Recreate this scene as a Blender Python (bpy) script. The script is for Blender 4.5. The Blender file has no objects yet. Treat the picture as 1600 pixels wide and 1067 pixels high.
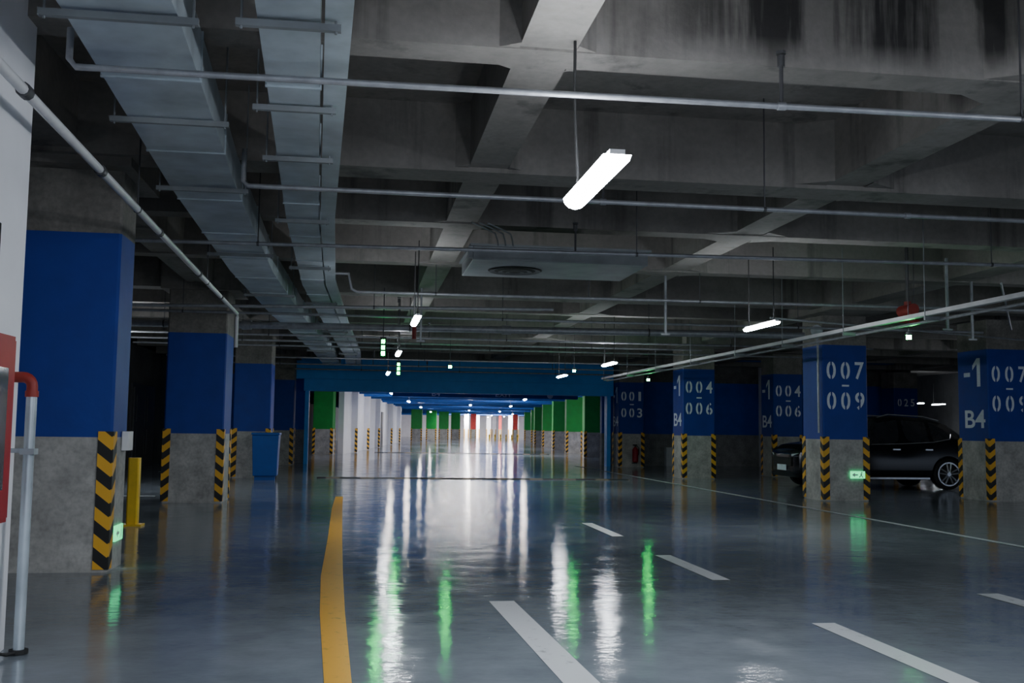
import bpy, bmesh, math, random
from mathutils import Vector, Matrix
random.seed(4)
scn=bpy.context.scene
COL=scn.collection

# ------------------------------------------------------------------ materials
def newmat(name):
    m=bpy.data.materials.new(name); m.use_nodes=True
    nt=m.node_tree; b=nt.nodes['Principled BSDF']
    return m,nt,b
def ramp(nt,fac,stops):
    r=nt.nodes.new('ShaderNodeValToRGB')
    e=r.color_ramp.elements
    e[0].position,e[0].color=stops[0][0],(*stops[0][1],1)
    e[1].position,e[1].color=stops[1][0],(*stops[1][1],1)
    for p,c in stops[2:]:
        x=e.new(p); x.color=(*c,1)
    nt.links.new(fac,r.inputs['Fac']); return r
def noise(nt,scale,detail=4,stretch=None,rough=.55):
    g=nt.nodes.new('ShaderNodeNewGeometry')
    mp=nt.nodes.new('ShaderNodeMapping')
    if stretch: mp.inputs['Scale'].default_value=stretch
    nt.links.new(g.outputs['Position'],mp.inputs['Vector'])
    n=nt.nodes.new('ShaderNodeTexNoise'); n.inputs['Scale'].default_value=scale
    n.inputs['Detail'].default_value=detail; n.inputs['Roughness'].default_value=rough
    nt.links.new(mp.outputs['Vector'],n.inputs['Vector']); return n
def mixc(nt,fac,a,b,mode='MIX'):
    m=nt.nodes.new('ShaderNodeMix'); m.data_type='RGBA'; m.blend_type=mode
    for s,v in ((m.inputs[0],fac),(m.inputs[6],a),(m.inputs[7],b)):
        if hasattr(v,'is_linked') : nt.links.new(v,s)
        elif isinstance(v,(int,float)): s.default_value=v
        else: s.default_value=(*v,1)
    return m.outputs[2]
def simple(name,col,rough=.5,metal=0,var=.18,scale=6,emit=None,es=0,spec=.5):
    m,nt,b=newmat(name)
    n=noise(nt,scale)
    r=ramp(nt,n.outputs['Fac'],[(.3,tuple(c*(1-var) for c in col)),(.7,tuple(min(1,c*(1+var)) for c in col))])
    nt.links.new(r.outputs['Color'],b.inputs['Base Color'])
    b.inputs['Roughness'].default_value=rough; b.inputs['Metallic'].default_value=metal
    b.inputs['Specular IOR Level'].default_value=spec
    if emit:
        b.inputs['Emission Color'].default_value=(*emit,1); b.inputs['Emission Strength'].default_value=es
    return m
def concrete(name,c0,c1,drips=True,bump=.2):
    m,nt,b=newmat(name)
    n=noise(nt,.8,5); n2=noise(nt,14,5)
    r=ramp(nt,n.outputs['Fac'],[(.3,c0),(.7,c1)])
    r2=ramp(nt,n2.outputs['Fac'],[(.3,(.84,.84,.84)),(.65,(1,1,1))])
    c=mixc(nt,1.0,r.outputs['Color'],r2.outputs['Color'],'MULTIPLY')
    if drips:
        n3=noise(nt,1.35,6,(1.5,1.5,.12),.62)
        light=ramp(nt,n3.outputs['Fac'],[(.32,(.5,.5,.5)),(.44,(1,1,1))]).outputs['Color']
        heavy=ramp(nt,n3.outputs['Fac'],[(.44,(.13,.13,.14)),(.54,(.95,.95,.95))]).outputs['Color']
        g=nt.nodes.new('ShaderNodeNewGeometry'); s=nt.nodes.new('ShaderNodeSeparateXYZ'); nt.links.new(g.outputs['Position'],s.inputs[0])
        def mr(o,a,b_):
            q=nt.nodes.new('ShaderNodeMapRange'); q.inputs[1].default_value=a; q.inputs[2].default_value=b_; nt.links.new(s.outputs[o],q.inputs[0]); return q.outputs[0]
        def mul(a,b_):
            k=nt.nodes.new('ShaderNodeMath'); k.operation='MULTIPLY'; nt.links.new(a,k.inputs[0]); nt.links.new(b_,k.inputs[1]); return k.outputs[0]
        k=mul(mul(mr('X',1.8,2.8),mr('Y',8.6,8.0)),mr('Z',4.28,4.48))
        c=mixc(nt,1.0,c,mixc(nt,k,light,heavy),'MULTIPLY')
    nt.links.new(c,b.inputs['Base Color'])
    b.inputs['Roughness'].default_value=.85
    bp=nt.nodes.new('ShaderNodeBump'); bp.inputs['Strength'].default_value=bump; bp.inputs['Distance'].default_value=.02
    nt.links.new(n2.outputs['Fac'],bp.inputs['Height']); nt.links.new(bp.outputs['Normal'],b.inputs['Normal'])
    return m
def painted(name,paint,z0=1.36,z1=3.47,low=(.50,.49,.46)):
    """paint band between two heights, bare concrete above and below"""
    m,nt,b=newmat(name)
    n=noise(nt,3,6); n2=noise(nt,18,5)
    conc=ramp(nt,n.outputs['Fac'],[(.3,tuple(c*.65 for c in low)),(.7,tuple(c*1.15 for c in low))]).outputs['Color']
    pn=ramp(nt,n.outputs['Fac'],[(.3,tuple(c*.88 for c in paint)),(.7,tuple(c*1.1 for c in paint))]).outputs['Color']
    g=nt.nodes.new('ShaderNodeNewGeometry'); s=nt.nodes.new('ShaderNodeSeparateXYZ')
    nt.links.new(g.outputs['Position'],s.inputs[0])
    def cmp(op,v):
        k=nt.nodes.new('ShaderNodeMath'); k.operation=op; k.inputs[1].default_value=v
        nt.links.new(s.outputs['Z'],k.inputs[0]); return k.outputs[0]
    a=cmp('GREATER_THAN',z0); c=cmp('LESS_THAN',z1)
    k=nt.nodes.new('ShaderNodeMath'); k.operation='MULTIPLY'
    nt.links.new(a,k.inputs[0]); nt.links.new(c,k.inputs[1])
    r2=ramp(nt,n2.outputs['Fac'],[(.3,(.75,.75,.75)),(.6,(1,1,1))])
    conc=mixc(nt,1.0,conc,r2.outputs['Color'],'MULTIPLY')
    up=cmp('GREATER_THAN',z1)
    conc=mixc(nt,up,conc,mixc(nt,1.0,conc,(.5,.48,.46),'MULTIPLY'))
    out=mixc(nt,k.outputs[0],conc,pn)
    nt.links.new(out,b.inputs['Base Color'])
    rr=nt.nodes.new('ShaderNodeMapRange'); rr.inputs[3].default_value=.85; rr.inputs[4].default_value=.6
    nt.links.new(k.outputs[0],rr.inputs[0]); nt.links.new(rr.outputs[0],b.inputs['Roughness'])
    bp=nt.nodes.new('ShaderNodeBump'); bp.inputs['Strength'].default_value=.15; bp.inputs['Distance'].default_value=.01
    nt.links.new(n2.outputs['Fac'],bp.inputs['Height']); nt.links.new(bp.outputs['Normal'],b.inputs['Normal'])
    return m

M={}
M['ceil']=concrete('ceiling_concrete',(.165,.154,.14),(.285,.267,.245))
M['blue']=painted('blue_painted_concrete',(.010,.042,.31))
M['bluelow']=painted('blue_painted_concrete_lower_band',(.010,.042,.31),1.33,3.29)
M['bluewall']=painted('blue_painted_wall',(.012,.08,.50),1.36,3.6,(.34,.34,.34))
M['green']=painted('green_painted_concrete',(.01,.30,.04),1.36,9)
M['red']=painted('red_painted_concrete',(.75,.06,.05),1.36,9)
M['white']=simple('white_plaster',(.78,.78,.82),.6,var=.05,scale=2)
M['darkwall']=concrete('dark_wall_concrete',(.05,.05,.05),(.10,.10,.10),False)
M['galv']=simple('galvanised_steel',(.42,.48,.52),.36,.35,var=.25,scale=2.2)
M['dullgalv']=simple('dull_galvanised_steel',(.20,.215,.225),.5,.3,var=.2,scale=3)
M['pipe']=simple('zinc_pipe',(.29,.30,.32),.42,.4,var=.2,scale=8)
M['wpipe']=simple('white_painted_pipe',(.56,.56,.57),.4,0,var=.08)
M['darkmetal']=simple('dark_steel',(.08,.08,.085),.5,.5)
M['black']=simple('black_rubber',(.015,.015,.015),.7)
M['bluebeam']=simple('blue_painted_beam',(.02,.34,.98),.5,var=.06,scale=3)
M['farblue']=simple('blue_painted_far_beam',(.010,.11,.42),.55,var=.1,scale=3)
M['redpaint']=simple('red_enamel',(.30,.006,.016),.5,var=.1)
M['dullred']=simple('dull_red_enamel',(.22,.015,.012),.5,var=.15)
M['orange']=simple('brownish_red_enamel',(.26,.020,.012),.55,var=.15)
M['yellow']=simple('yellow_enamel',(.85,.55,.02),.45,var=.1)
M['bin']=simple('blue_plastic',(.008,.075,.34),.4,var=.08)
M['wmark']=simple('white_stencil_paint',(.80,.85,.92),.7,var=.08,scale=25)
M['glass']=simple('dark_cabinet_glass',(.03,.03,.035),.08,var=.1)
M['carpaint']=simple('black_car_paint',(.007,.008,.010),.16,0,var=.1,spec=.7)
M['carglass']=simple('tinted_car_glass',(.03,.033,.038),.03,spec=1)
M['chrome']=simple('bright_alloy',(.65,.66,.68),.25,.7)
M['tire']=simple('tyre_rubber',(.02,.02,.02),.8)
M['lampwhite']=simple('lamp_housing',(.8,.8,.8),.4,var=.03)
def emis(name,col,s):
    return simple(name,tuple(min(c,1)*.5 for c in col),.5,emit=col,es=s)
M['tube']=emis('led_tube_glow',(.88,.93,1.0),115)
M['fartube']=emis('far_led_tube_glow',(1.0,.95,.92),200)
M['greenled']=emis('green_led',(.01,1.0,.16),170)
M['greenbar']=emis('green_led_bar',(.02,1.0,.22),30)
M['greensign']=emis('green_exit_sign_glow',(.03,.9,.32),2)
M['plate']=simple('licence_plate_white',(.7,.8,.85),.4)
M['taillight']=simple('red_lens',(.3,.01,.01),.2)
M['headlight']=simple('headlamp_lens',(.6,.65,.7),.1)

# floor
m,nt,b=newmat('glossy_epoxy_floor'); M['floor']=m
n1=noise(nt,.5,6); n2=noise(nt,2.0,6,rough=.68); n3=noise(nt,1.5,4,(1.0,1.1,1)); n4=noise(nt,8,5,(.9,1.4,1),.6)
c=ramp(nt,n1.outputs['Fac'],[(.3,(.195,.23,.265)),(.7,(.275,.31,.345))]).outputs['Color']
c2=ramp(nt,n2.outputs['Fac'],[(.3,(.82,.82,.82)),(.65,(1,1,1))]).outputs['Color']
c=mixc(nt,1.0,c,c2,'MULTIPLY'); nt.links.new(c,b.inputs['Base Color'])
r=nt.nodes.new('ShaderNodeMapRange'); r.inputs[1].default_value=.35; r.inputs[2].default_value=.68
r.inputs[3].default_value=.035; r.inputs[4].default_value=.15
nt.links.new(n2.outputs['Fac'],r.inputs[0]); nt.links.new(r.outputs[0],b.inputs['Roughness'])
bp=nt.nodes.new('ShaderNodeBump'); bp.inputs['Strength'].default_value=.34; bp.inputs['Distance'].default_value=.02
nt.links.new(n3.outputs['Fac'],bp.inputs['Height'])
bp2=nt.nodes.new('ShaderNodeBump'); bp2.inputs['Strength'].default_value=.55; bp2.inputs['Distance'].default_value=.004
nt.links.new(n4.outputs['Fac'],bp2.inputs['Height']); nt.links.new(bp.outputs['Normal'],bp2.inputs['Normal'])
nt.links.new(bp2.outputs['Normal'],b.inputs['Normal'])
def roadpaint(name,col):
    m,nt,b=newmat(name); n=noise(nt,9,6,rough=.7)
    cc=ramp(nt,n.outputs['Fac'],[(.28,tuple(x*.35 for x in col)),(.42,col)]).outputs['Color']
    nt.links.new(cc,b.inputs['Base Color']); b.inputs['Roughness'].default_value=.35; return m
M['pwhite']=roadpaint('white_floor_paint',(.66,.68,.71))
M['pyellow']=roadpaint('yellow_floor_paint',(.85,.42,.02))

# corner guard chevrons (object space, origin at the corner foot)
m,nt,b=newmat('black_yellow_chevron'); M['guard']=m
tc=nt.nodes.new('ShaderNodeTexCoord'); s=nt.nodes.new('ShaderNodeSeparateXYZ'); nt.links.new(tc.outputs['Object'],s.inputs[0])
def mth(op,a,bv=None):
    k=nt.nodes.new('ShaderNodeMath'); k.operation=op
    for i,v in enumerate((a,bv)):
        if v is None: continue
        if isinstance(v,(int,float)): k.inputs[i].default_value=v
        else: nt.links.new(v,k.inputs[i])
    return k.outputs[0]
ax=mth('ABSOLUTE',s.outputs['X']); ay=mth('ABSOLUTE',s.outputs['Y'])
tt=mth('MULTIPLY',mth('ADD',ax,ay),0.8)
fr=mth('FRACT',mth('DIVIDE',mth('SUBTRACT',s.outputs['Z'],tt),.27))
gt=mth('GREATER_THAN',fr,.5)
nt.links.new(mixc(nt,gt,(.012,.012,.012),(.85,.45,.03)),b.inputs['Base Color']); b.inputs['Roughness'].default_value=.5
m,nt,b=newmat('speed_bump_stripes'); M['bump']=m
tc=nt.nodes.new('ShaderNodeTexCoord'); s=nt.nodes.new('ShaderNodeSeparateXYZ'); nt.links.new(tc.outputs['Object'],s.inputs[0])
gt=mth('GREATER_THAN',mth('FRACT',mth('DIVIDE',s.outputs['X'],1.0)),.6)
nt.links.new(mixc(nt,gt,(.02,.02,.02),(.16,.13,.09)),b.inputs['Base Color']); b.inputs['Roughness'].default_value=.6

# ------------------------------------------------------------------ mesh helper
class MB:
    def __init__(s): s.v=[]; s.f=[]
    def poly(s,pts):
        i=len(s.v); s.v+= [tuple(p) for p in pts]; s.f.append(tuple(range(i,i+len(pts)))); return s
    def box(s,a,b,fr=None):
        x0,y0,z0=a; x1,y1,z1=b
        P=[(x0,y0,z0),(x1,y0,z0),(x1,y1,z0),(x0,y1,z0),(x0,y0,z1),(x1,y0,z1),(x1,y1,z1),(x0,y1,z1)]
        if fr: P=[fr(*p) for p in P]
        i=len(s.v); s.v+=P
        s.f+=[tuple(i+k for k in q) for q in ((0,3,2,1),(4,5,6,7),(0,1,5,4),(1,2,6,5),(2,3,7,6),(3,0,4,7))]; return s
    def rbox(s,a,b,c=.03):
        x0,y0,z0=a;x1,y1,z1=b
        pr=[(x0+c,y0),(x1-c,y0),(x1,y0+c),(x1,y1-c),(x1-c,y1),(x0+c,y1),(x0,y1-c),(x0,y0+c)]
        i=len(s.v); n=8
        s.v+=[(x,y,z0) for x,y in pr]+[(x,y,z1) for x,y in pr]
        s.f.append(tuple(i+k for k in reversed(range(n)))); s.f.append(tuple(i+n+k for k in range(n)))
        for k in range(n): s.f.append((i+k,i+(k+1)%n,i+n+(k+1)%n,i+n+k))
        return s
    def tube(s,path,r,n=10,cap=True):
        path=[Vector(p) for p in path]; rings=[]
        rr=r if isinstance(r,(list,tuple)) else [r]*len(path)
        for k,p in enumerate(path):
            d=(path[min(k+1,len(path)-1)]-path[max(k-1,0)])
            if d.length<1e-9: d=Vector((0,0,1))
            d.normalize()
            up=Vector((0,0,1)) if abs(d.z)<.95 else Vector((1,0,0))
            a=d.cross(up).normalized(); bb=a.cross(d).normalized()
            i=len(s.v)
            for j in range(n):
                t=2*math.pi*j/n
                s.v.append(tuple(p+(a*math.cos(t)+bb*math.sin(t))*rr[k]))
            rings.append(i)
        for a,c in zip(rings,rings[1:]):
            for j in range(n): s.f.append((a+j,a+(j+1)%n,c+(j+1)%n,c+j))
        if cap:
            s.f.append(tuple(rings[0]+j for j in reversed(range(n)))); s.f.append(tuple(rings[-1]+j for j in range(n)))
        return s
    def sweep(s,path,w,h):
        path=[Vector(p) for p in path]; rings=[]
        for k,p in enumerate(path):
            d=(path[min(k+1,len(path)-1)]-path[max(k-1,0)]).normalized()
            a=Vector((d.y,-d.x,0)).normalized(); i=len(s.v)
            for q in (-a*w/2,a*w/2,a*w/2+Vector((0,0,h)),-a*w/2+Vector((0,0,h))): s.v.append(tuple(p+q))
            rings.append(i)
        for a,c in zip(rings,rings[1:]):
            for j in range(4): s.f.append((a+j,a+(j+1)%4,c+(j+1)%4,c+j))
        s.f.append(tuple(rings[0]+j for j in (3,2,1,0))); s.f.append(tuple(rings[-1]+j for j in range(4)))
        return s
    def build(s,name,mat,origin=(0,0,0),parent=None,smooth=False,bevel=0):
        me=bpy.data.meshes.new(name); o=Vector(origin)
        me.from_pydata([tuple(Vector(v)-o) for v in s.v],[],s.f); me.update()
        me.materials.append(M[mat] if isinstance(mat,str) else mat)
        if smooth:
            for p in me.polygons: p.use_smooth=True
            me.set_sharp_from_angle(angle=math.radians(40))
        ob=bpy.data.objects.new(name,me); COL.objects.link(ob)
        if parent is not None:
            ob.parent=parent; ob.location=o-Vector(parent.location)
        else: ob.location=o
        if bevel:
            bv=ob.modifiers.new('bevel','BEVEL'); bv.width=bevel; bv.segments=2; bv.limit_method='ANGLE'
        return ob
def tag(o,label,cat,group=None,kind=None):
    o['label']=label; o['category']=cat
    if group: o['group']=group
    if kind: o['kind']=kind
    return o
def struct(o): o['kind']='structure'; return o
def empty(name,loc):
    e=bpy.data.objects.new(name,None); e.location=loc; e.empty_display_size=.2; COL.objects.link(e); return e

# ------------------------------------------------------------------ text
def text_geo(txt,h,w=None,gap=None):
    if txt=='9':   # a stencil nine is the six turned half round
        vs,fs=text_geo('6',h,w,gap)
        return [(-x,-y) for x,y in vs],fs
    cu=bpy.data.curves.new('t','FONT'); cu.body=txt; cu.size=1; cu.offset=.016
    ob=bpy.data.objects.new('t',cu); COL.objects.link(ob)
    bpy.context.view_layer.update()
    dg=bpy.context.evaluated_depsgraph_get()
    me=bpy.data.meshes.new_from_object(ob.evaluated_get(dg))
    xs=[v.co.x for v in me.vertices]; ys=[v.co.y for v in me.vertices]
    x0,x1,y0,y1=min(xs),max(xs),min(ys),max(ys)
    sy=h/max(y1-y0,1e-4); sx=(w/(x1-x0)) if w else sy
    if gap:
        tris=[]
        me.calc_loop_triangles()
        for t_ in me.loop_triangles: tris.append([(me.vertices[i].co.x,me.vertices[i].co.y) for i in t_.vertices])
        cx=(x0+x1)/2; g=gap/sx/2
        def clip(poly,c,sgn):
            out=[]
            for i in range(len(poly)):
                a,b_=poly[i],poly[(i+1)%len(poly)]
                da,db=(a[0]-c)*sgn,(b_[0]-c)*sgn
                if da>=0: out.append(a)
                if (da>0 and db<0) or (da<0 and db>0):
                    k=da/(da-db); out.append((a[0]+(b_[0]-a[0])*k,a[1]+(b_[1]-a[1])*k))
            return out
        vs=[];fs=[]
        for tr_ in tris:
            for c,sgn in ((cx-g,-1),(cx+g,1)):
                p=clip(tr_,c,sgn)
                if len(p)>=3:
                    i=len(vs); vs+=p; fs.append(tuple(range(i,i+len(p))))
        vs=[((x-(x0+x1)/2)*sx,(y-(y0+y1)/2)*sy) for x,y in vs]
    else:
        vs=[((v.co.x-(x0+x1)/2)*sx,(v.co.y-(y0+y1)/2)*sy) for v in me.vertices]
        fs=[tuple(p.vertices) for p in me.polygons]
    bpy.data.objects.remove(ob); bpy.data.curves.remove(cu); bpy.data.meshes.remove(me)
    return vs,fs
_tc={}
def put_text(mb,txt,c,h,w=None,gap=None,face='front'):
    k=(txt,h,w,gap)
    if k not in _tc: _tc[k]=text_geo(*k)
    vs,fs=_tc[k]; i=len(mb.v)
    for x,y in vs:
        if face=='front': mb.v.append((c[0]+x,c[1],c[2]+y))
        else: mb.v.append((c[0],c[1]-x,c[2]+y))
    mb.f+=[tuple(i+q for q in f) for f in fs]

# ------------------------------------------------------------------ structure
CZ=4.25; SL=4.95
struct(MB().poly([(-14,-8,0),(45,-8,0),(45,175,0),(-14,175,0)]).build('floor','floor'))
cb=MB()
cb.box((-9,-6,SL),(34,43.3,SL+.3))
Ys=[(-2.6,.35),(1.1,.5),(4.1,.35),(7.15,.35),(10.65,.5),(13.6,.35),(17.0,.35),(20.9,.5),(23.9,.35),(27.2,.35),(30.7,.5),(33.9,.35),(37.3,.35),(40.7,.5)]
for y,w in Ys: cb.box((-9,y,CZ if w<.4 else CZ-.03),(34,y+w,SL+.02))
for x,w in ((-8.2,.4),(-3.4,.5),(1.08,.42),(5.1,.45),(10.35,.55),(14.1,.5),(18.9,.4),(23.3,.5),(28,.4)):
    cb.box((x,-6,CZ+.02),(x+w,43.3,SL+.02))
for x in (-3.13,10.62):
    for y in (11.5,21.2,31.0,41.3):
        cb.box((x-.75,y-.75,CZ-.12),(x+.75,y+.75,SL))
for y,w in Ys:
    for x,ww in ((1.08,.42),(5.1,.45)):
        for sx in (-1,1):
            xa=x if sx<0 else x+ww
            i=len(cb.v); h_=.18 if x<3 else .4
            cb.v+=[(xa,y,CZ+.01),(xa,y+w,CZ+.01),(xa+sx*h_,y+.02,CZ+.01),(xa+sx*h_,y+w-.02,CZ+.01),(xa,y-h_*.55,CZ+.012),(xa,y+w+h_*.55,CZ+.012)]
            cb.v+=[(a,b_,SL) for a,b_,_ in cb.v[i:i+6]]
            cb.f+=[(i+4,i+2,i+3,i+5),(i+4,i+2,i+8,i+10),(i+5,i+3,i+9,i+11)]
struct(cb.build('ceiling','ceil'))
struct(MB().box((-3.4,2.0,0),(-2.3,7.36,SL)).build('wall_left_near','white',origin=(-2.8,5,0)))
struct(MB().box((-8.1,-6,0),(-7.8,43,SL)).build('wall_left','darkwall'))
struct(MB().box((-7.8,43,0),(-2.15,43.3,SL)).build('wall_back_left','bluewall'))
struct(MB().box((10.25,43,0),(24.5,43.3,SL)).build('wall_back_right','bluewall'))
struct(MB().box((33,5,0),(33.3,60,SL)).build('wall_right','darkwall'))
struct(MB().box((24.5,60,0),(33.3,60.3,SL)).build('wall_back_far','bluewall'))
struct(MB().box((24.5,43.3,SL),(34,60,SL+.3)).build('ceiling_right','ceil'))
d=empty('door_1',(-7.8,38.5,0)); struct(d)
MB().box((-7.8,36.6,0),(-7.72,40.4,2.9)).build('door_frame','darkmetal',origin=(-7.8,38.5,0),parent=d)
for y in (36.75,38.55):
    MB().box((-7.72,y,.05),(-7.67,y+1.7,2.78)).box((-7.67,y+.35,.4),(-7.65,y+1.35,1.3)).box((-7.67,y+.35,1.6),(-7.65,y+1.35,2.5)).build('door_leaf','darkmetal',origin=(-7.7,y,0),parent=d)

# ------------------------------------------------------------------ columns
def guard(parent,cx,cy,sx,sy,fr=None,z0=.03,z1=1.42,w=.13,t=.018):
    pts=[(-sx*t,-sy*t),(sx*w,-sy*t),(sx*w,0),(0,0),(0,sy*w),(-sx*t,sy*w)]
    mb=MB(); n=6
    P=[(cx+a,cy+b_) for a,b_ in pts]
    if (sx*sy)<0: P=P[::-1]
    if fr: P=[fr(a,b_,0)[:2] for a,b_ in P]; o=(*fr(cx,cy,0)[:2],0)
    else: o=(cx,cy,0)
    mb.v=[(a,b_,z0) for a,b_ in P]+[(a,b_,z1) for a,b_ in P]
    mb.f=[tuple(reversed(range(n))),tuple(n+k for k in range(n))]+[(k,(k+1)%n,n+(k+1)%n,n+k) for k in range(n)]
    return mb.build('corner_guard','guard',origin=o,parent=parent)
def column(x0,y0,w=1.06,mat='blue',label='',nums=None,side=False,corners=((0,0),(1,0),(1,1),(0,1)),top=CZ-.1,fr=None,group='painted concrete columns',dep=None,gw=.13,nh=.36):
    x1,y1=x0+w,y0+(dep or w)
    base=((x0+x1)/2,(y0+y1)/2,0)
    if fr: base=fr(*base)
    e=empty('concrete_column',base)
    tag(e,label or 'square concrete column with blue painted band and striped corner guards','column',group)
    mb=MB().rbox((x0,y0,0),(x1,y1,top),.025)
    if fr: mb.v=[fr(*v) for v in mb.v]
    mb.build('column_body',mat,origin=base,parent=e)
    for a,b_ in corners:
        guard(e,x1 if a else x0,y1 if b_ else y0,-1 if a else 1,-1 if b_ else 1,fr,w=gw)
    if nums:
        yy=y0-.006
        for row,z in ((nums[0],2.90),(nums[1],2.22)):
            tm=MB()
            for k,chh in enumerate(row):
                put_text(tm,chh,(x0+.2+k*.335,yy,z),nh,nh*.56 if chh!='1' else .11,.035 if chh in '0689' else None)
            tm.build('number_marking','wmark',origin=(x0,yy,z),parent=e)
        MB().box((x0+.45,yy,2.54),(x0+.62,yy+.002,2.58)).build('dash_marking','wmark',origin=(x0,yy,2.55),parent=e)
    if side:
        tm=MB(); xx=x0-.006
        tm.box((xx,y0+.68,2.86),(xx+.002,y0+.93,2.96))
        tm.box((xx,y0+.28,2.62),(xx+.002,y0+.41,3.28))
        tm.poly([(xx,y0+.41,3.28),(xx,y0+.58,3.12),(xx,y0+.58,3.01),(xx,y0+.41,3.15)])
        tm.build('level_marking','wmark',origin=(xx,y0,2.9),parent=e)
        tm=MB(); put_text(tm,'B4',(xx,y0+.52,1.87),.42,.8,face='side')
        tm.build('level_marking','wmark',origin=(xx,y0,1.8),parent=e)
    return e
column(-3.6,11.0,w=1.1,dep=.66,gw=.135,label='large square concrete column with blue band and one hazard striped corner guard',corners=((1,0),))
column(-3.74,20.6,w=1.12,mat='bluelow',label='square concrete column with blue band and two hazard striped corner guards')
column(-3.62,30.4,mat='bluelow',label='square concrete column with blue band beside a blue wheeled bin')
column(-3.62,40.7,mat='bluelow',label='blue banded concrete column beside the blue portal frame')
column(10.2,21.6,nums=('007','009'),nh=.39,label='blue banded concrete column stencilled 007 - 009 with green exit sign')
column(14.2,21.6,w=1.2,nums=('007','009'),nh=.37,side=True,label='blue banded concrete column stencilled B4 and 007 - 009 beside a car')
column(10.12,31.4,nums=('004','006'),nh=.38,side=True,label='blue banded concrete column stencilled B4 and 004 - 006')
column(13.8,33.0,nums=('004','006'),nh=.38,side=True,label='blue banded concrete column stencilled 004 - 006 behind a car')
column(10.5,41.0,nums=('001','003'),nh=.38,side=True,label='blue banded concrete column stencilled 001 - 003 with fire extinguisher')
c25=column(22.8,41.4,w=1.1,label='blue banded concrete column stencilled 025')
tm=MB()
for k,ch in enumerate('025'): put_text(tm,ch,(23.05+k*.3,41.39,2.85),.32,.18,.03 if ch=='0' else None)
tm.build('number_marking','wmark',origin=(23.0,41.39,2.9),parent=c25)
column(23.2,31.0,label='blue banded concrete column in the dark parking bay'); column(23.2,21.4,label='blue banded concrete column in the dark parking bay')

# ------------------------------------------------------------------ far wing
th=math.radians(5.8); OX,OY=-3.5,46
def FR(l,dd,z): return (OX+l*math.cos(th)+dd*math.sin(th), OY-l*math.sin(th)+dd*math.cos(th), z)
def fbox(name,a,b,mat,**k): return MB().box(a,b,FR).build(name,mat,origin=FR(*a),**k)
fc=MB().box((-6,-3.5,4.4),(26,124,4.7),FR)
for dd in range(2,122,5): fc.box((-6,dd,3.5),(26,dd+.5,4.4),FR)
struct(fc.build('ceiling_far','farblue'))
struct(fbox('wall_far_left',(1.2,11.2,0),(1.5,62,4.4),'white'))
struct(fbox('wall_far_right',(21,-3,0),(21.3,122,4.4),'white'))
struct(fbox('wall_far_back',(-6,122,0),(26,122.3,4.4),'white'))
struct(fbox('wall_far_side',(-6,-2,0),(-5.7,122,4.4),'white'))
dn=2
for dd in (16,24,36,47):
    o=fbox('door_%d'%dn,(1.5,dd,0),(1.56,dd+1.6,2.7),'darkmetal'); struct(o); dn+=1
gl='green painted concrete column with hazard striped corner guards'
column(0,10,mat='green',fr=FR,label='green painted concrete column beside the white wall',top=4.4)
for k,dd in enumerate((10,20,30,40,50)):
    column(14.6,dd,mat='green',fr=FR,label=gl,top=4.4)
for l,dd,mm,ww in ((2.2,68,'green',1.2),(3.6,75,'green',1.2),(4.9,82,'green',1.2),(6.3,89,'green',1.2),(8.9,98,'red',.8),(14.9,100,'red',.7),(15.2,64,'green',1.2),(15.4,80,'green',1.2),
                   (8.0,106,'white',.7),(9.6,108,'white',.7),(11.4,112,'white',.7),(13.3,112,'red',.45),(14.6,108,'white',.7),(12.4,118,'white',.7),(15.8,114,'white',.7)):
    column(l,dd,w=ww,mat=mm,fr=FR,label={'red':'red painted concrete column in the bright far hall','green':'green painted concrete column in the bright far hall','white':'white painted column at the end of the bright far hall'}[mm],top=4.4,corners=((0,0),(1,0)))
for dd in (15,22.5,31,44,55):
    e=empty('wall_pier',FR(1.6,dd,0)); tag(e,'white wall pier with hazard striped corner guards','pier','white wall piers')
    MB().box((1.5,dd,0),(1.85,dd+.6,4.4),FR).build('pier_body','white',origin=FR(1.6,dd,0),parent=e)
    guard(e,1.85,dd,-1,1,FR)
for k in range(6):
    l=11.4+.75*k; b0=FR(l,92,0)
    e=empty('bollard',b0); tag(e,'small yellow bollard in the bright far hall','bollard','yellow far bollards')
    MB().tube([b0,(b0[0],b0[1],.75)],.09,10).build('post','yellow',origin=b0,parent=e)
    MB().tube([(b0[0],b0[1],.5),(b0[0],b0[1],.6)],.095,10).build('band','black',origin=b0,parent=e)
# portal
p=empty('portal_frame',(4,42,0)); tag(p,'blue painted steel fire shutter portal frame across the driveway','portal frame')
MB().box((-2.9,41.75,3.40),(10.45,42.4,4.22)).build('upper_beam','bluebeam',origin=(4,42,3.5),parent=p)
MB().box((-2.25,41.74,2.92),(10.45,42.4,3.395)).build('shutter_housing','bluebeam',origin=(4,42,3),parent=p)
for x in (-2.2,10.2):
    MB().box((x,41.85,0),(x+.16,42.3,2.92)).build('portal_post','bluebeam',origin=(x,42,0),parent=p)
sg=empty('exit_lettering_board',(6.3,49.55,3.0)); tag(sg,'blue overhead board lettered EXIT in white with arrow disc','sign')
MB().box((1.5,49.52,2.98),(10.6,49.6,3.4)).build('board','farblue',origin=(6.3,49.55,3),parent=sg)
s_=MB(); put_text(s_,'EXIT',(6.9,49.5,3.14),.2,.8); s_.build('lettering','wmark',origin=(6.3,49.5,3.15),parent=sg)
s_=MB(); put_text(s_,'B4',(3.6,49.5,3.14),.2,.4); s_.build('lettering','wmark',origin=(3.2,49.5,3.15),parent=sg)
MB().tube([(9.2,49.5,3.15),(9.2,49.52,3.15)],.15,20).build('arrow_disc','wmark',origin=(9.2,49.5,3.15),parent=sg)
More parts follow.
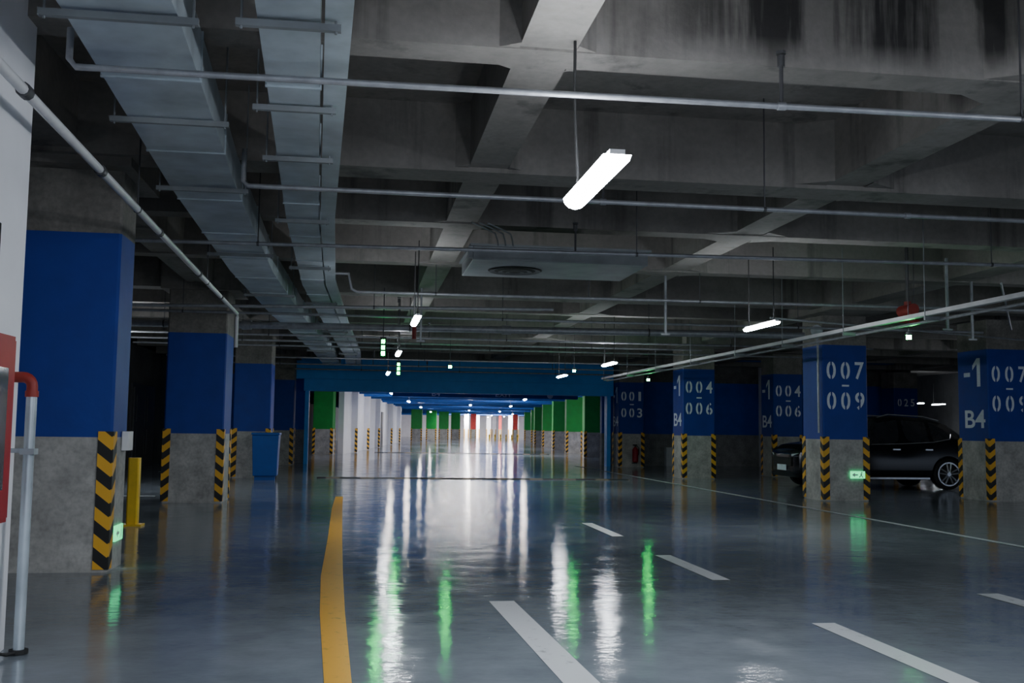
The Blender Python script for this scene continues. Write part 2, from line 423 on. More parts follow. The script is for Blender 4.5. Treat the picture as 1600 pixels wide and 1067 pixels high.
for x in (2,10): MB().tube([(x,49.56,3.4),(x,49.56,3.9)],.02,6).build('hanger_rod','darkmetal',origin=(x,49.56,3.4),parent=sg)

# ------------------------------------------------------------------ floor paint
def patch(name,quads,mat,label,group=None,cat='floor marking'):
    mb=MB()
    for q in quads: mb.poly([(x,y,.004) for x,y in q])
    c=quads[0][0]; o=mb.build(name,mat,origin=(c[0],c[1],.004)); return tag(o,label,cat,group)
yl=[(3,-.06,.10),(6.25,-.17,-.01),(8.5,-.28,-.08),(10.6,-.35,-.13),(14.25,-.39,-.2),(19.2,-.47,-.28),(22.5,-.48,-.32)]
patch('yellow_lane_line',[[(a[1],a[0]),(a[2],a[0]),(b_[2],b_[0]),(b_[1],b_[0])] for a,b_ in zip(yl,yl[1:])],'pyellow','worn yellow painted lane line curving along the floor')
def dash(x,y0,y1,w=.2,dx=0): patch('lane_dash',[[(x-w/2,y0),(x+w/2,y0),(x+w/2+dx,y1),(x-w/2+dx,y1)]],'pwhite','white painted lane dash on the glossy floor','lane dashes')
dash(1.36,5.4,9.0,.22,-.1)
for y in (5.75,10.1,14.3): dash(3.66,y,y+2.05,.17 if y>14 else .19)
dash(5.92,7.0,9.1,.22)
patch('bay_line',[[(8.84,8),(8.97,8),(8.97,42),(8.84,42)]],'pwhite','long white line bordering the parking bays')
patch('bay_line',[[(-5.6,22.4),(-4.2,22.4),(-4.2,22.55),(-5.6,22.55)]],'pwhite','short white parking bay line')
patch('bay_line',[[(-6.3,34),(-4.2,34),(-4.2,34.2),(-6.3,34.2)]],'pwhite','short white parking bay line')
for x0,x1,y,sl in ((-1.2,8.1,30.7,-.03),(.9,11.2,61.5,-.1)):
    mb=MB()
    prof=[(-.14,.0),(-.1,.025),(0,.03),(.1,.025),(.14,0)]
    for xx,yo in ((x0,0),(x1,(x1-x0)*sl)):
        mb.v+=[(xx,y+yo+a,z+.001) for a,z in prof]
    mb.f+=[(j,j+1,5+j+1,5+j) for j in range(4)]+[(0,4,3,2,1),(5,6,7,8,9)]
    tag(mb.build('speed_bump','bump',origin=((x0+x1)/2,y,0)),'worn dark rubber speed bump across the driveway','speed bump','speed bumps')

# ------------------------------------------------------------------ ducts
def interp(path,y):
    for a,b_ in zip(path,path[1:]):
        if a[1]<=y<=b_[1]:
            k=(y-a[1])/(b_[1]-a[1]); return a[0]+(b_[0]-a[0])*k
    return path[-1][0]
def duct(path,w,h,z,ys,label):
    e=empty('air_duct',(path[0][0],path[0][1],z)); tag(e,label,'air duct')
    P=[(x,y,z) for x,y in path]
    MB().sweep(P,w,h).build('duct_body','galv',origin=P[0],parent=e)
    y=path[0][1]+.6
    while y<path[-1][1]-.3:
        x=interp(path,y)
        MB().box((x-w/2-.012,y-.012,z-.012),(x+w/2+.012,y+.012,z+h+.012)).build('duct_flange','galv',origin=(x,y,z),parent=e)
        y+=1.9
    for y in ys:
        x=interp(path,y); a=w/2+.12
        MB().box((x-a,y-.02,z-.055),(x+a,y+.02,z-.014)).tube([(x-a+.03,y,z-.07),(x-a+.03,y,4.9)],.008,5).tube([(x+a-.03,y,z-.07),(x+a-.03,y,4.9)],.008,5).build('duct_hanger','dullgalv',origin=(x,y,z),parent=e)
d1=[(-1.35,-3),(-1.42,6),(-1.6,10.4),(-1.7,16),(-1.6,22),(-1.2,33),(-1.1,40)]
duct(d1,.64,.34,3.85,[5.95,8,10.3,14.2,18.6,24.5,32],'large galvanised steel air duct with flanged joints under the ceiling')
d2=[(-.34,-3),(-.45,5.5),(-.71,11.8),(-.83,17.3),(-.69,24),(-.39,34),(-.39,40)]
duct(d2,.36,.3,3.85,[5.9,7.5,8.95,11.7,15.2,19.6,25.4,33],'narrow galvanised steel air duct with trapeze hangers')
tr=[(x+.285,y) for x,y in d2]
e=empty('cable_tray',(tr[0][0],tr[0][1],3.85)); tag(e,'galvanised cable tray running beside the air duct','cable tray')
MB().sweep([(x,y,3.86) for x,y in tr],.16,.1).build('tray_body','galv',origin=(tr[0][0],tr[0][1],3.86),parent=e)

# ------------------------------------------------------------------ pipes
def pipe(path,r,label,mat='pipe',name='sprinkler_pipe',coup=None,drops=None,hang=None,group=None,coupmat=None,cat='pipe'):
    e=empty(name,path[0]); tag(e,label,cat,group)
    MB().tube(path,r,10).build('pipe_run',mat,origin=path[0],parent=e,smooth=True)
    def at(k):
        segs=[(Vector(a),Vector(b_)) for a,b_ in zip(path,path[1:])]
        a,b_=max(segs,key=lambda s:(s[1]-s[0]).length); return a.lerp(b_,k),(b_-a).normalized()
    for k in coup or []:
        p_,dr=at(k)
        MB().tube([p_-dr*r*1.3,p_+dr*r*1.3],r*1.35,10).build('coupling',coupmat or mat,origin=p_,parent=e,smooth=True)
    for k in hang or []:
        p_,dr=at(k)
        MB().tube([p_,(p_.x,p_.y,4.9)],.008,5).tube([p_-dr*.015,p_+dr*.015],r*1.2,8).build('hanger_rod','darkmetal',origin=p_,parent=e)
    for k in drops or []:
        p_,dr=at(k)
        MB().tube([p_,(p_.x,p_.y,p_.z+.35)],.014,6).tube([(p_.x,p_.y,p_.z+.28),(p_.x,p_.y,p_.z+.36)],.028,8).tube([(p_.x,p_.y,p_.z+.37),(p_.x,p_.y,p_.z+.39)],.035,8).build('sprinkler_head','darkmetal',origin=p_,parent=e)
    return e
pg='ceiling sprinkler pipes'
pipe([(-1.88,6.66,4.0),(-1.88,6.66,3.80),(-1.84,6.66,3.75),(-1.2,6.66,3.75),(10,6.45,3.75)],.022,'thin zinc sprinkler branch pipe crossing under the ceiling',hang=[.52],drops=[.36],coup=[.36,.7],group=pg)
pipe([(-1.14,9.76,4.1),(-1.15,9.76,3.79),(-1.1,9.76,3.75),(-.9,9.76,3.75),(12,9.72,3.75)],.024,'thin zinc sprinkler branch pipe crossing under the ceiling',hang=[.38,.7],drops=[.25],coup=[.25,.5],group=pg)
pipe([(-2.9,12.99,3.75),(13,12.1,3.75)],.024,'thin zinc sprinkler branch pipe crossing under the ceiling',hang=[.1,.4,.7],drops=[.35],group=pg)
pipe([(-.6,17.2,4.05),(-.25,17.2,4.05),(-.2,17.2,3.8),(-.1,17.2,3.75),(13,16.8,3.75)],.026,'thin zinc sprinkler branch pipe crossing under the ceiling',hang=[.1,.45,.75],drops=[.3],group=pg)
pipe([(-7.5,22.4,3.6),(9.5,21.0,3.6)],.075,'thick zinc water main crossing under the ceiling',hang=[.2,.5,.8],coup=[.3,.62],group=pg)
pipe([(-7.5,18.9,3.55),(3.5,18.6,3.72)],.03,'zinc pipe crossing behind the blue columns',hang=[.3,.7],group=pg)
for y,x0,x1 in ((20.2,-7.5,13),(24.9,-6,13),(26.6,-6,9),(28.2,-6,13),(33,-6,10),(36.4,-6,10),(39.5,-2.5,10)):
    pipe([(x0,y,3.66),(x1,y-.3,3.66)],.026,'thin zinc sprinkler branch pipe crossing under the ceiling',hang=[.2,.5,.8],drops=[.4],group=pg)
pipe([(9.6,14.2,3.8),(14.0,20.4,3.8)],.018,'thin zinc conduit crossing at an angle',group=pg)
pipe([(-2.0,2.5,3.5),(-2.24,18.84,3.5),(-2.25,18.95,3.45),(-2.25,18.95,2.9)],.034,'white painted pipe with dark couplings running along the ceiling',mat='wpipe',name='white_pipe',coup=[.24,.36,.52,.70,.85],coupmat='darkmetal',hang=[.45,.75])
pipe([(6.9,16.6,3.45),(14.5,19.6,3.45)],.018,'thin zinc conduit crossing at an angle',group=pg)
e=empty('cable_channel',(8,10,3.2)); tag(e,'pale steel cable channel hung on rods over the driveway edge','cable channel')
MB().box((7.96,9.0,3.19),(8.05,33.5,3.25)).build('channel_body','wpipe',origin=(8,9,3.2),parent=e)
MB().tube([(8.16,9,3.14),(8.16,33.5,3.14)],.022,8).build('channel_pipe','pipe',origin=(8.16,9,3.14),parent=e)
for y in (11,13.5,16,18.5,21,24,27,30,33):
    MB().box((7.92,y-.02,3.12),(8.2,y+.02,3.175)).tube([(7.93,y,3.12),(7.93,y,4.6)],.008,5).build('channel_hanger','dullgalv',origin=(8,y,3.2),parent=e)
for x,y in ((1.15,20.3),(5.35,17.6),(9.5,15.5),(10.9,17.0)):
    tag(MB().box((x-.018,y-.018,3.2),(x+.018,y+.018,4.4)).box((x-.08,y-.015,3.2),(x+.08,y+.015,3.23)).build('ceiling_bracket','pipe',origin=(x,y,3.2)),'galvanised drop bracket hanging from the ceiling','bracket','drop brackets')

# ------------------------------------------------------------------ lamps
def lamp(x,y,z=3.1,L=1.22,lab='hanging white linear led batten lamp, lit',mat='tube',fr=None,far=False,rods=(.12,-.12),par='led batten lamps',w=.075):
    base=(x,y+L/2,z) if not fr else fr(x,y+L/2,z)
    e=empty('batten_lamp',base); tag(e,lab,'lamp',par)
    mb=MB()
    n=6; rings=[]
    for yy in (y,y+L):
        i=len(mb.v); rings.append(i)
        for k in range(n+1):
            t=math.pi*k/n; mb.v.append((x-math.cos(t)*w,yy,z+.03-math.sin(t)*w*.87))
    for k in range(n): mb.f.append((rings[0]+k,rings[1]+k,rings[1]+k+1,rings[0]+k+1))
    mb.f.append(tuple(rings[0]+k for k in range(n+1))); mb.f.append(tuple(rings[1]+k for k in reversed(range(n+1))))
    if fr: mb.v=[fr(*v) for v in mb.v]
    mb.build('lamp_diffuser',mat,origin=base,parent=e)
    mb=MB().box((x-w*.55,y,z+.031),(x+w*.55,y+L,z+.06))
    if fr: mb.v=[fr(*v) for v in mb.v]
    mb.build('lamp_housing','lampwhite',origin=base,parent=e)
    mb=MB()
    for q in rods:
        yy=y+q if q>0 else y+L+q
        if len(rods)==1: mb.tube([(x,yy,z+.06),(x+.005,yy,z+.2),(x-.012,yy,z+.5),(x-.022,yy,z+.8),(x-.02,yy,4.26)],.011,7)
        else: mb.tube([(x,yy,z+.06),(x,yy,4.26 if not far else 3.9)],.009,5)
    if fr: mb.v=[fr(*v) for v in mb.v]
    mb.build('hanging_cable' if len(rods)==1 else 'hanging_rod','black',origin=base,parent=e)
    return e
lamp(1.47,5.8,lab='hanging linear led lamp glowing bright white',rods=(-.06,),w=.085)
for y in (14.9,22.0,30.4): lamp(.8,y,w=.052)
for y in (14.3,24.0,30.0): lamp(6.05,y,w=.052)
for x,y in ((1.4,-2.5),(6.0,4.0),(6.0,-3),(-5.5,1.5),(15.5,12),(-5.6,24)): lamp(x,y)
lamp(20.5,26)
for x,y in ((29.2,50),(31.0,51)): lamp(x,y,w=.04)
for l,ds in ((4.5,(5,20,38,62)),(8.5,(28,50,76,100)),(11.5,(12,30,54,84,106)),(13.5,(70,95))):
    for dd in ds: lamp(l,dd,z=3.15,mat='fartube',fr=FR,far=True,par='far hall lamps')
for dd in (15,33,55,80): lamp(18,dd,z=3.3,mat='fartube',fr=FR,far=True,par='far hall lamps')
def area(loc,sx,sy,power,col=(1,.97,.94),rot=(0,0,0)):
    l=bpy.data.lights.new('fill_light','AREA'); l.shape='RECTANGLE'; l.size=sx; l.size_y=sy; l.energy=power; l.color=col
    o=bpy.data.objects.new('fill_light',l); o.location=loc; o.rotation_euler=rot; COL.objects.link(o)
for dd in (14,34,54,74,92):
    area(FR(8,dd,3.48),4,.4,480)  # added fill lights without fixtures, brighten the far hall
area(FR(11,105,3.4),10,1.0,3200,(1,.94,.92),rot=(math.radians(50),0,-th))  # added fill aimed at the far end wall to make it bright
area((3,-4.5,4.1),9,2,440,(.82,.89,1.0),(math.radians(60),0,0))  # added bluish fill from behind the camera, no lamp stands there

# green indicators
def gind(x,y,z,h=.06,lab='small green parking guidance light'):
    e=empty('guidance_light',(x,y,z)); tag(e,lab,'indicator light','green guidance lights')
    MB().tube([(x,y,z),(x,y,z+h)],.04,10).build('light_lens','greenled',origin=(x,y,z),parent=e)
    MB().tube([(x,y,z+h),(x,y,z+h+.05)],.045,10).tube([(x,y,z+h+.05),(x,y,4.2)],.008,5).build('light_mount','darkmetal',origin=(x,y,z),parent=e)
gind(8.3,14.6,2.95); gind(8.3,29,2.95); gind(2.2,25.6,3.0); gind(5.5,26.2,3.0)
for x,y in ((.42,20.6),(1.0,28.0)):
    e=empty('guidance_sign',(x,y,2.9)); tag(e,'narrow hanging green led guidance sign with lit bars','led sign','green led signs')
    MB().box((x-.06,y,2.9),(x+.06,y+.05,3.3)).build('sign_housing','black',origin=(x,y,2.9),parent=e)
    for k in range(3):
        MB().poly([(x-.035,y-.004,2.93+k*.12),(x+.035,y-.004,2.93+k*.12),(x+.035,y-.004,3.01+k*.12),(x-.035,y-.004,3.01+k*.12)]).build('led_bar','greenled' if k==0 else 'greenbar',origin=(x,y,2.9),parent=e)
    MB().tube([(x,y+.03,3.3),(x,y+.03,4.3)],.012,6).build('hanger_rod','darkmetal',origin=(x,y,3.4),parent=e)

# ------------------------------------------------------------------ AC box
e=empty('ceiling_air_box',(2.6,14,3.7)); tag(e,'dull galvanised ceiling air box with round diffuser and curved conduits','air vent')
MB().box((1.42,13.3,3.72),(3.8,14.8,3.92)).build('box_body','dullgalv',origin=(2.6,14,3.7),parent=e,bevel=.01)
MB().box((1.38,13.26,3.90),(3.84,14.84,3.93)).box((1.36,13.3,3.74),(1.42,13.34,3.90)).build('box_flange','dullgalv',origin=(2.6,14,3.98),parent=e)
for r0,r1,z in ((.08,.13,3.692),(.18,.24,3.70),(.29,.36,3.71)):
    mb=MB(); n=28
    for k in range(n):
        t=2*math.pi*k/n; mb.v+= [(2.1+r0*math.cos(t),14.1+r0*math.sin(t),z),(2.1+r1*math.cos(t),14.1+r1*math.sin(t),z-.01)]
    for k in range(n):
        a=2*k; b_=2*((k+1)%n); mb.f.append((a,a+1,b_+1,b_))
    mb.build('diffuser_ring','darkmetal',origin=(2.1,14.1,3.7),parent=e)
MB().tube([(2.1,14.1,3.719),(2.1,14.1,3.714)],.38,28).build('diffuser_opening','black',origin=(2.1,14.1,3.71),parent=e)
for k in range(3):
    MB().tube([(1.75+.1*k,13.28,3.91),(1.72+.1*k,13.15,3.97),(1.66+.1*k,12.9,4.0),(1.45+.1*k,12.6,4.02),(1.3+.1*k,12.4,4.03)],.01,7).build('conduit','dullgalv',origin=(1.7,13.2,4),parent=e,smooth=True)

# ------------------------------------------------------------------ left: cabinet, standpipe, bollard, bin
e=empty('fire_hose_cabinet',(-2.25,6.5,.87)); tag(e,'dark red fire hose cabinet with glass door on white wall','fire cabinet')
MB().box((-2.298,5.8,.87),(-2.21,6.98,2.05)).build('cabinet_body','redpaint',origin=(-2.25,6.5,.87),parent=e)
MB().box((-2.21,5.85,.9),(-2.195,6.95,2.02)).build('cabinet_door','redpaint',origin=(-2.2,6.5,.95),parent=e)
MB().box((-2.195,5.95,1.08),(-2.19,6.82,1.84)).build('door_glass','glass',origin=(-2.19,6.5,1.1),parent=e)
e=empty('standpipe',(-2.16,7.2,0)); tag(e,'silver standpipe with dull red elbow and rubber floor collar','pipe')
PX,PY=-2.16,7.2
MB().tube([(PX,PY,.01),(PX,PY,1.72)],.034,14).build('riser','galv',origin=(PX,PY,0),parent=e,smooth=True)
pts=[(PX,PY,1.70)]+[(PX-.06+.06*math.cos(t),PY,1.74+.06*math.sin(t)) for t in [math.pi/2*k/5 for k in range(6)]]+[(-2.295,PY,1.80)]
MB().tube(pts,.036,12).tube([(PX,PY,1.67),(PX,PY,1.71)],.043,12).build('elbow','orange',origin=(PX,PY,1.7),parent=e,smooth=True)
MB().tube([(PX,PY,.005),(PX,PY,.03)],.06,14).build('floor_collar','black',origin=(PX,PY,0),parent=e)
MB().box((-2.297,PY-.015,1.3),(PX,PY+.015,1.33)).box((PX-.045,PY-.045,1.29),(PX+.045,PY+.045,1.33)).build('pipe_clamp','galv',origin=(-2.2,PY,1.3),parent=e)
MB().tube([(PX,PY-.04,.02),(-2.2,7.08,.02),(-2.25,7.0,.05),(-2.28,6.98,.12),(-2.285,6.98,.3)],.012,6).build('cable','black',origin=(-2.2,7.1,.02),parent=e,smooth=True)
tag(MB().box((-2.298,5.2,2.3),(-2.285,6.83,2.76)).build('wall_panel','glass',origin=(-2.3,6,2.3)),'dark framed panel on the white wall','panel')
e=empty('bollard',(-3.3,16.0,0)); tag(e,'yellow steel post with floor plate behind a column','bollard')
MB().rbox((-3.38,15.92,.02),(-3.22,16.08,1.0),.02).build('post','yellow',origin=(-3.3,16,0),parent=e)
MB().box((-3.45,15.85,0),(-3.15,16.15,.025)).build('base_plate','yellow',origin=(-3.3,16,0),parent=e)
e=empty('wheeled_bin',(-2.56,29.3,0)); tag(e,'blue plastic wheeled bin beside a blue column','bin')
mb=MB()
mb.v=[(-2.88,29.02,.12),(-2.24,29.02,.12),(-2.24,29.58,.12),(-2.88,29.58,.12),(-2.92,28.95,1.24),(-2.2,28.95,1.24),(-2.2,29.65,1.24),(-2.92,29.65,1.24)]
mb.f=[(0,3,2,1),(4,5,6,7),(0,1,5,4),(1,2,6,5),(2,3,7,6),(3,0,4,7)]
mb.build('bin_body','bin',origin=(-2.56,29.3,0),parent=e,bevel=.02)
MB().box((-2.94,28.92,1.24),(-2.18,29.68,1.31)).box((-2.9,29.68,1.2),(-2.22,29.74,1.27)).build('bin_lid','bin',origin=(-2.56,29.3,1.22),parent=e,bevel=.02)
for x in (-2.84,-2.34): MB().tube([(x,29.5,.11),(x+.06,29.5,.11)],.11,14).build('bin_wheel','black',origin=(x,29.5,.11),parent=e)
MB().box((-2.84,29.1,0),(-2.28,29.2,.13)).build('bin_foot','bin',origin=(-2.56,29.3,0),parent=e)

# exit signs on columns
def exsign(x,y,z,face,lab):
    e=empty('exit_sign',(x,y,z)); tag(e,lab,'exit sign','glowing exit signs')
    w,h=.34,.16
    def P(u,v,o): return (x+u,y-o,z+v) if face=='front' else (x+o,y+u,z+v)
    def slab(u0,v0,u1,v1,o0,o1):
        a=P(u0,v0,o0); b_=P(u1,v1,o1); return tuple(map(min,a,b_)),tuple(map(max,a,b_))
    MB().box(*slab(-w/2,-h/2,w/2,h/2,0,.02)).build('sign_plate','greensign',origin=(x,y,z),parent=e)
    MB().poly([P(-.14,0,.023),P(-.07,-.05,.023),P(-.07,.05,.023)]).box(*slab(-.07,-.015,0,.015,.022,.023)).build('arrow_symbol','lampwhite',origin=(x,y,z),parent=e)
    mb=MB(); mb.box(*slab(.075,.038,.105,.068,.022,.023))
    mb.poly([P(a,c,.023) for a,c in [(.06,.03),(.1,.035),(.095,-.01),(.13,-.06),(.11,-.065),(.075,-.02),(.04,-.065),(.02,-.05),(.06,-.01)]])
    mb.build('running_figure_symbol','lampwhite',origin=(x,y,z),parent=e)
exsign(10.98,21.58,.58,'front','green glowing running man exit sign low on a column')
exsign(-2.5,11.4,.36,'side','green glowing exit sign low on the side of a column')
tag(MB().rbox((-2.495,11.38,1.22),(-2.42,11.6,1.42),.01).build('junction_box','lampwhite',origin=(-2.46,11.5,1.3)),'white junction box on the column side','junction box')
e=empty('fire_extinguisher',(11.15,40.9,.2)); tag(e,'red fire extinguisher against a numbered column','fire extinguisher')
MB().tube([(11.15,40.85,.2),(11.15,40.85,.24),(11.15,40.85,.72),(11.15,40.85,.8),(11.15,40.85,.84)],[.08,.12,.12,.07,.03],14).build('cylinder_body','redpaint',origin=(11.15,40.85,.2),parent=e,smooth=True)
MB().tube([(11.15,40.85,.84),(11.15,40.85,.9)],.03,8).box((11.05,40.83,.88),(11.22,40.87,.93)).build('valve_handle','black',origin=(11.15,40.85,.85),parent=e)
MB().tube([(11.2,40.85,.87),(11.3,40.84,.8),(11.29,40.84,.5)],.015,6).build('hose','black',origin=(11.2,40.85,.8),parent=e,smooth=True)
MB().box((11.05,40.9,.15),(11.25,40.99,.2)).build('wall_bracket','darkmetal',origin=(11.15,40.95,.2),parent=e)
tag(MB().rbox((13.0,42.6,0),(13.6,42.95,.75),.03).box((12.97,42.57,.75),(13.63,42.98,.8)).build('electrical_box','white',origin=(13.3,42.8,0)),'low white electrical box at the blue wall','electrical box')

e=empty('alarm_valve',(9.2,16.2,3.3)); tag(e,'red sprinkler alarm valve on a ceiling pipe','valve')
MB().tube([(9.2,16.0,3.6),(9.2,16.4,3.6)],.1,14).tube([(9.2,16.2,3.45),(9.2,16.2,3.75)],.06,12).build('valve_body','dullred',origin=(9.2,16.2,3.6),parent=e,smooth=True)
MB().tube([(9.0,16.2,3.42),(9.4,16.2,3.42)],.035,10).tube([(9.2,16.2,3.42),(9.2,16.2,3.47)],.12,14).build('valve_flange','dullred',origin=(9.2,16.2,3.42),parent=e)
MB().tube([(9.2,16.2,3.75),(9.2,16.2,4.94)],.03,8).build('valve_pipe','darkmetal',origin=(9.2,16.2,3.75),parent=e)
e=empty('pipe_valve',(1.1,20.4,3.3)); tag(e,'small red valve on a hanging pipe','valve')
MB().tube([(1.05,20.9,3.3),(1.05,20.9,3.55)],.045,10).build('valve_body','dullred',origin=(1.05,20.9,3.3),parent=e)
MB().tube([(1.05,20.9,3.55),(1.05,20.9,4.22)],.025,8).build('valve_pipe','pipe',origin=(1.05,20.9,3.55),parent=e)
e=empty('loudspeaker',(9.7,20.9,3.5)); tag(e,'grey horn loudspeaker bracketed on a column','loudspeaker')
MB().tube([(9.85,21.3,3.75),(9.8,21.1,3.73),(9.72,20.85,3.7)],[.05,.07,.13],14).build('horn','pipe',origin=(9.8,21.1,3.7),parent=e)
MB().box((9.85,21.2,3.68),(10.199,21.3,3.74)).build('bracket','darkmetal',origin=(9.95,21.25,3.7),parent=e)
tag(MB().tube([(10.14,21.7,3.3),(10.14,21.7,1.5)],.025,7).tube([(10.14,21.7,3.3),(10.07,21.6,3.9)],.025,7).build('column_conduit','pipe',origin=(10.14,21.7,1.5)),'grey conduit running down the numbered column','conduit')

# ------------------------------------------------------------------ car (nose towards -X)
S=1.18
CX,CY=11.6,27.1
def C(x,y,z): return (CX+x*S,CY+y*S,z*S)
car=empty('car',(CX+2.3*S,CY,0)); tag(car,'black compact suv parked between numbered columns','car')
st=[(0.0,.38,.62,.55,.62,.72,.55,.76,.38,.78,.79),
(.05,.26,.80,.55,.78,.80,.66,.87,.42,.90,.91),
(.25,.22,.88,.6,.86,.91,.72,.98,.45,1.01,1.02),
(.7,.22,.93,.66,.90,.97,.76,1.05,.46,1.075,1.085),
(1.2,.22,.935,.66,.90,1.0,.78,1.10,.47,1.12,1.13),
(1.35,.22,.935,.66,.90,1.01,.76,1.17,.47,1.20,1.215),
(2.0,.22,.935,.66,.885,1.03,.67,1.53,.5,1.63,1.655),
(2.5,.22,.935,.66,.885,1.04,.66,1.60,.5,1.69,1.71),
(2.58,.22,.935,.66,.885,1.04,.66,1.60,.5,1.69,1.71),
(3.2,.22,.935,.66,.89,1.08,.65,1.55,.49,1.65,1.67),
(3.28,.22,.935,.66,.89,1.09,.65,1.54,.49,1.64,1.66),
(3.72,.24,.945,.68,.89,1.17,.60,1.40,.47,1.55,1.57),
(3.88,.25,.945,.69,.88,1.18,.58,1.33,.46,1.48,1.50),
(4.38,.28,.92,.7,.85,1.08,.66,1.12,.46,1.15,1.16),
(4.58,.32,.86,.7,.80,1.00,.66,1.04,.44,1.06,1.07),
(4.63,.42,.76,.68,.72,.88,.62,.93,.42,.95,.96)]
def sec(q,sg):
    x,zb,w,zm,ws,zbt,w5,z5,w6,z6,z7=q
    return [(x,0,zb),(x,sg*w*.88,zb),(x,sg*w*.985,zb+.16),(x,sg*w,zm),(x,sg*ws,zbt),(x,sg*w5,z5),(x,sg*w6,z6),(x,0,z7)]
body=MB(); mi=[]
for sg in (-1,1):
    R=[[C(*p_) for p_ in sec(q,sg)] for q in st]
    for k in range(len(st)-1):
        for j in range(7):
            quad=[R[k][j],R[k+1][j],R[k+1][j+1],R[k][j+1]]
            if sg>0: quad=quad[::-1]
            iswin=(j==4 and 1.35<=st[k][0] and st[k+1][0]<=3.72 and st[k][0] not in (2.5,3.2)) or (j in (5,6) and st[k][0]==1.35) or (j in (5,6) and st[k][0]==3.88)
            body.poly(quad); mi.append(1 if iswin else 0)
    for idx in (0,-1):
        q=R[idx]
        for a in ((0,1,2,3),(0,3,4,5),(0,5,6,7)): body.poly([q[t_] for t_ in a]); mi.append(0)
bo=body.build('car_tmp','carpaint'); me=bo.data; me.materials.append(M['carglass'])
for p_,k in zip(me.polygons,mi): p_.material_index=k; p_.use_smooth=True
bm=bmesh.new(); bm.from_mesh(me); bmesh.ops.remove_doubles(bm,verts=bm.verts[:],dist=.002); bmesh.ops.recalc_face_normals(bm,faces=bm.faces[:])
cl=bm.edges.layers.float.get('crease_edge') or bm.edges.layers.float.new('crease_edge')
for e_ in bm.edges:
    if len(e_.link_faces)==2 and e_.link_faces[0].material_index!=e_.link_faces[1].material_index: e_[cl]=.8
    elif len(e_.link_faces)==2 and e_.calc_face_angle(0)>.35: e_[cl]=.6
bm.to_mesh(me); bm.free()
bo.modifiers.new('sub','SUBSURF').levels=2
cut=[]
for wx in (.87,3.62):
    for sg in (-1,1):
        co_=MB().tube([C(wx,sg*.62,.37),C(wx,sg*1.1,.37)],.405*S,32).build('cut','black')
        bm=bmesh.new(); bm.from_mesh(co_.data); bmesh.ops.recalc_face_normals(bm,faces=bm.faces[:]); bm.to_mesh(co_.data); bm.free()
        md=bo.modifiers.new('b','BOOLEAN'); md.object=co_; md.operation='DIFFERENCE'; md.solver='EXACT'; cut.append(co_)
bpy.context.view_layer.update()
ev=bo.evaluated_get(bpy.context.evaluated_depsgraph_get())
full=bpy.data.meshes.new_from_object(ev)
for nm,keep,mt in (('car_body',0,'carpaint'),('car_window',1,'carglass')):
    bm=bmesh.new(); bm.from_mesh(full)
    bmesh.ops.delete(bm,geom=[f for f in bm.faces if (f.material_index==1)!=(keep==1)],context='FACES')
    for f in bm.faces: f.material_index=0; f.smooth=True
    bmesh.ops.translate(bm,verts=bm.verts[:],vec=-Vector(car.location))
    nme=bpy.data.meshes.new(nm); bm.to_mesh(nme); bm.free(); nme.materials.append(M[mt])
    nme.set_sharp_from_angle(angle=math.radians(35))
    o=bpy.data.objects.new(nm,nme); COL.objects.link(o); o.parent=car
for o in cut+[bo]: bpy.data.objects.remove(o)
for wx in (.87,3.62):
    for sg in (-1,1):
        wh=empty('wheel',(0,0,0)); wh.parent=car; c_=Vector(C(wx,sg*.9,.36)); wh.location=c_-Vector(car.location)
        def wb(mb,nm,mt):
            me=bpy.data.meshes.new(nm); me.from_pydata([tuple(Vector(v)-c_) for v in mb.v],[],mb.f); me.materials.append(M[mt])
            o=bpy.data.objects.new(nm,me); COL.objects.link(o); o.parent=wh; return o
        a=Vector(C(wx,sg*.72,.36)); b_=Vector(C(wx,sg*.935,.36)); dv=(b_-a)
        wb(MB().tube([a,a+dv*.1,b_-dv*.12,b_],[.33*S,.36*S,.36*S,.33*S],30),'tyre','tire')
        mb=MB(); out=C(wx,sg*.945,.36); yy=out[1]; n=30
        for k in range(n):
            t=2*math.pi*k/n
            for r_ in (.245,.275): mb.v.append((out[0]+r_*S*math.cos(t),yy,out[2]+r_*S*math.sin(t)))
        for k in range(n): mb.f.append((2*k,2*k+1,2*((k+1)%n)+1,2*((k+1)%n)))
        for k in range(5):
            for off in (-.13,.13):
                t=2*math.pi*k/5+math.pi/2
                mb.tube([(out[0]+.05*S*math.cos(t+off*3),yy,out[2]+.05*S*math.sin(t+off*3)),(out[0]+.25*S*math.cos(t+off*1.7),yy,out[2]+.25*S*math.sin(t+off*1.7))],.02*S,6)
        mb.tube([(out[0],yy-.01,out[2]),(out[0],yy+.01,out[2])],.05*S,12)
        wb(mb,'wheel_rim','chrome')
MB().box(C(-.02,-.50,.50),C(.03,.50,.70)).build('grille','black',origin=C(0,0,.6),parent=car)
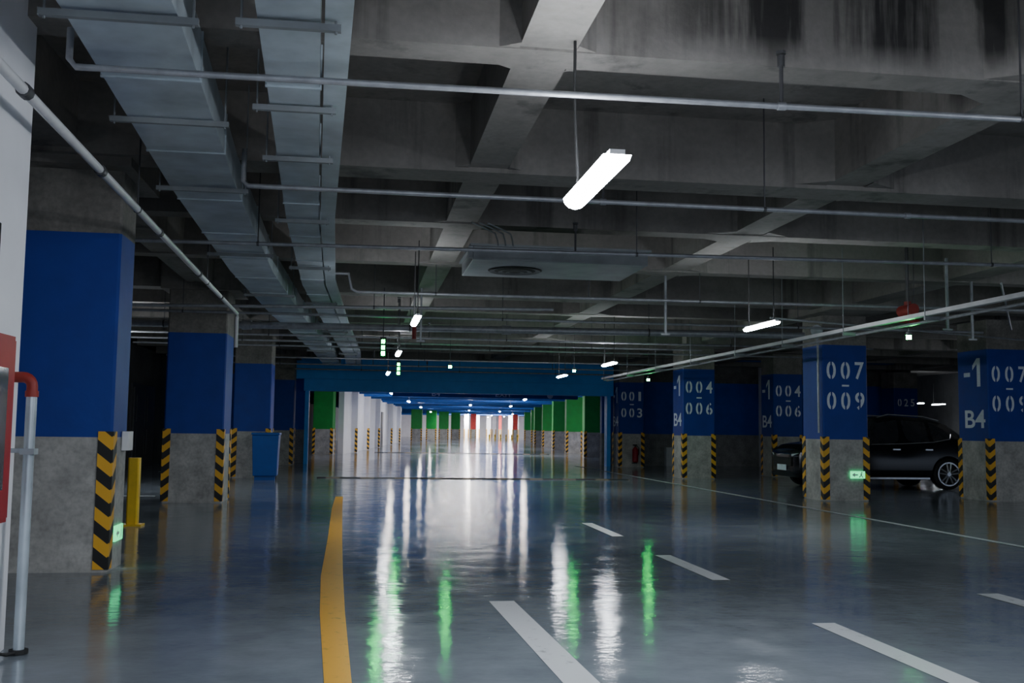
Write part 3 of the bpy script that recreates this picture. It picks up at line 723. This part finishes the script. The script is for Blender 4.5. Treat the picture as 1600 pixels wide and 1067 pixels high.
for sg in (-1,1):
    MB().poly([C(-.01,sg*.50,.78),C(.03,sg*.74,.80),C(.24,sg*.89,.86),C(.2,sg*.885,.77),C(.02,sg*.76,.73),C(-.01,sg*.50,.73)]).build('headlight','headlight',origin=C(0,sg*.6,.8),parent=car)
    MB().poly([C(4.635,sg*.5,.86),C(4.60,sg*.84,.88),C(4.45,sg*.92,.96),C(4.45,sg*.90,1.03),C(4.60,sg*.80,.98),C(4.64,sg*.5,.93)]).build('taillight','taillight',origin=C(4.6,sg*.7,.9),parent=car)
    MB().box(C(1.5,sg*.95,1.02),C(1.68,sg*1.08,1.16)).box(C(1.55,sg*.86,1.03),C(1.6,sg*.97,1.08)).build('side_mirror','carpaint',origin=C(1.55,sg*.95,1.05),parent=car,bevel=.03)
    MB().tube([C(2.05,sg*.60,1.65),C(2.3,sg*.60,1.72),C(3.2,sg*.59,1.68),C(3.6,sg*.57,1.59)],.016,7).build('roof_rail','chrome',origin=C(2.5,sg*.6,1.7),parent=car)
    MB().tube([C(1.4,sg*.905,1.015),C(2.5,sg*.895,1.045),C(3.28,sg*.90,1.09),C(3.68,sg*.90,1.165),C(3.76,sg*.80,1.28)],.011,6).build('window_trim','chrome',origin=C(2.5,sg*.9,1.05),parent=car)
    for x in (2.25,3.05): MB().box(C(x,sg*.925,.90),C(x+.18,sg*.955,.93)).build('door_handle','chrome',origin=C(x,sg*.93,.9),parent=car)
    MB().box(C(1.35,sg*.915,.24),C(3.15,sg*.94,.28)).build('side_skirt','chrome',origin=C(2,sg*.93,.3),parent=car)
MB().box(C(-.04,-.24,.40),C(-.02,.24,.53)).build('license_plate','plate',origin=C(0,0,.46),parent=car)

# ------------------------------------------------------------------ world + camera
w=bpy.data.worlds.new('world'); scn.world=w; w.use_nodes=True
bg=w.node_tree.nodes['Background']; bg.inputs[0].default_value=(.60,.71,.93,1); bg.inputs[1].default_value=.60
cam=bpy.data.cameras.new('camera'); co=bpy.data.objects.new('camera',cam); COL.objects.link(co)
cam.lens=36; cam.sensor_width=36; cam.clip_start=.05; cam.clip_end=400
t=math.atan(136.5/1600)
co.matrix_world=Matrix.Translation((0,0,1.5))@Matrix.Rotation(-math.radians(8.36),4,'Z')@Matrix.Rotation(math.pi/2+t,4,'X')@Matrix.Rotation(.013,4,'Z')
scn.camera=co
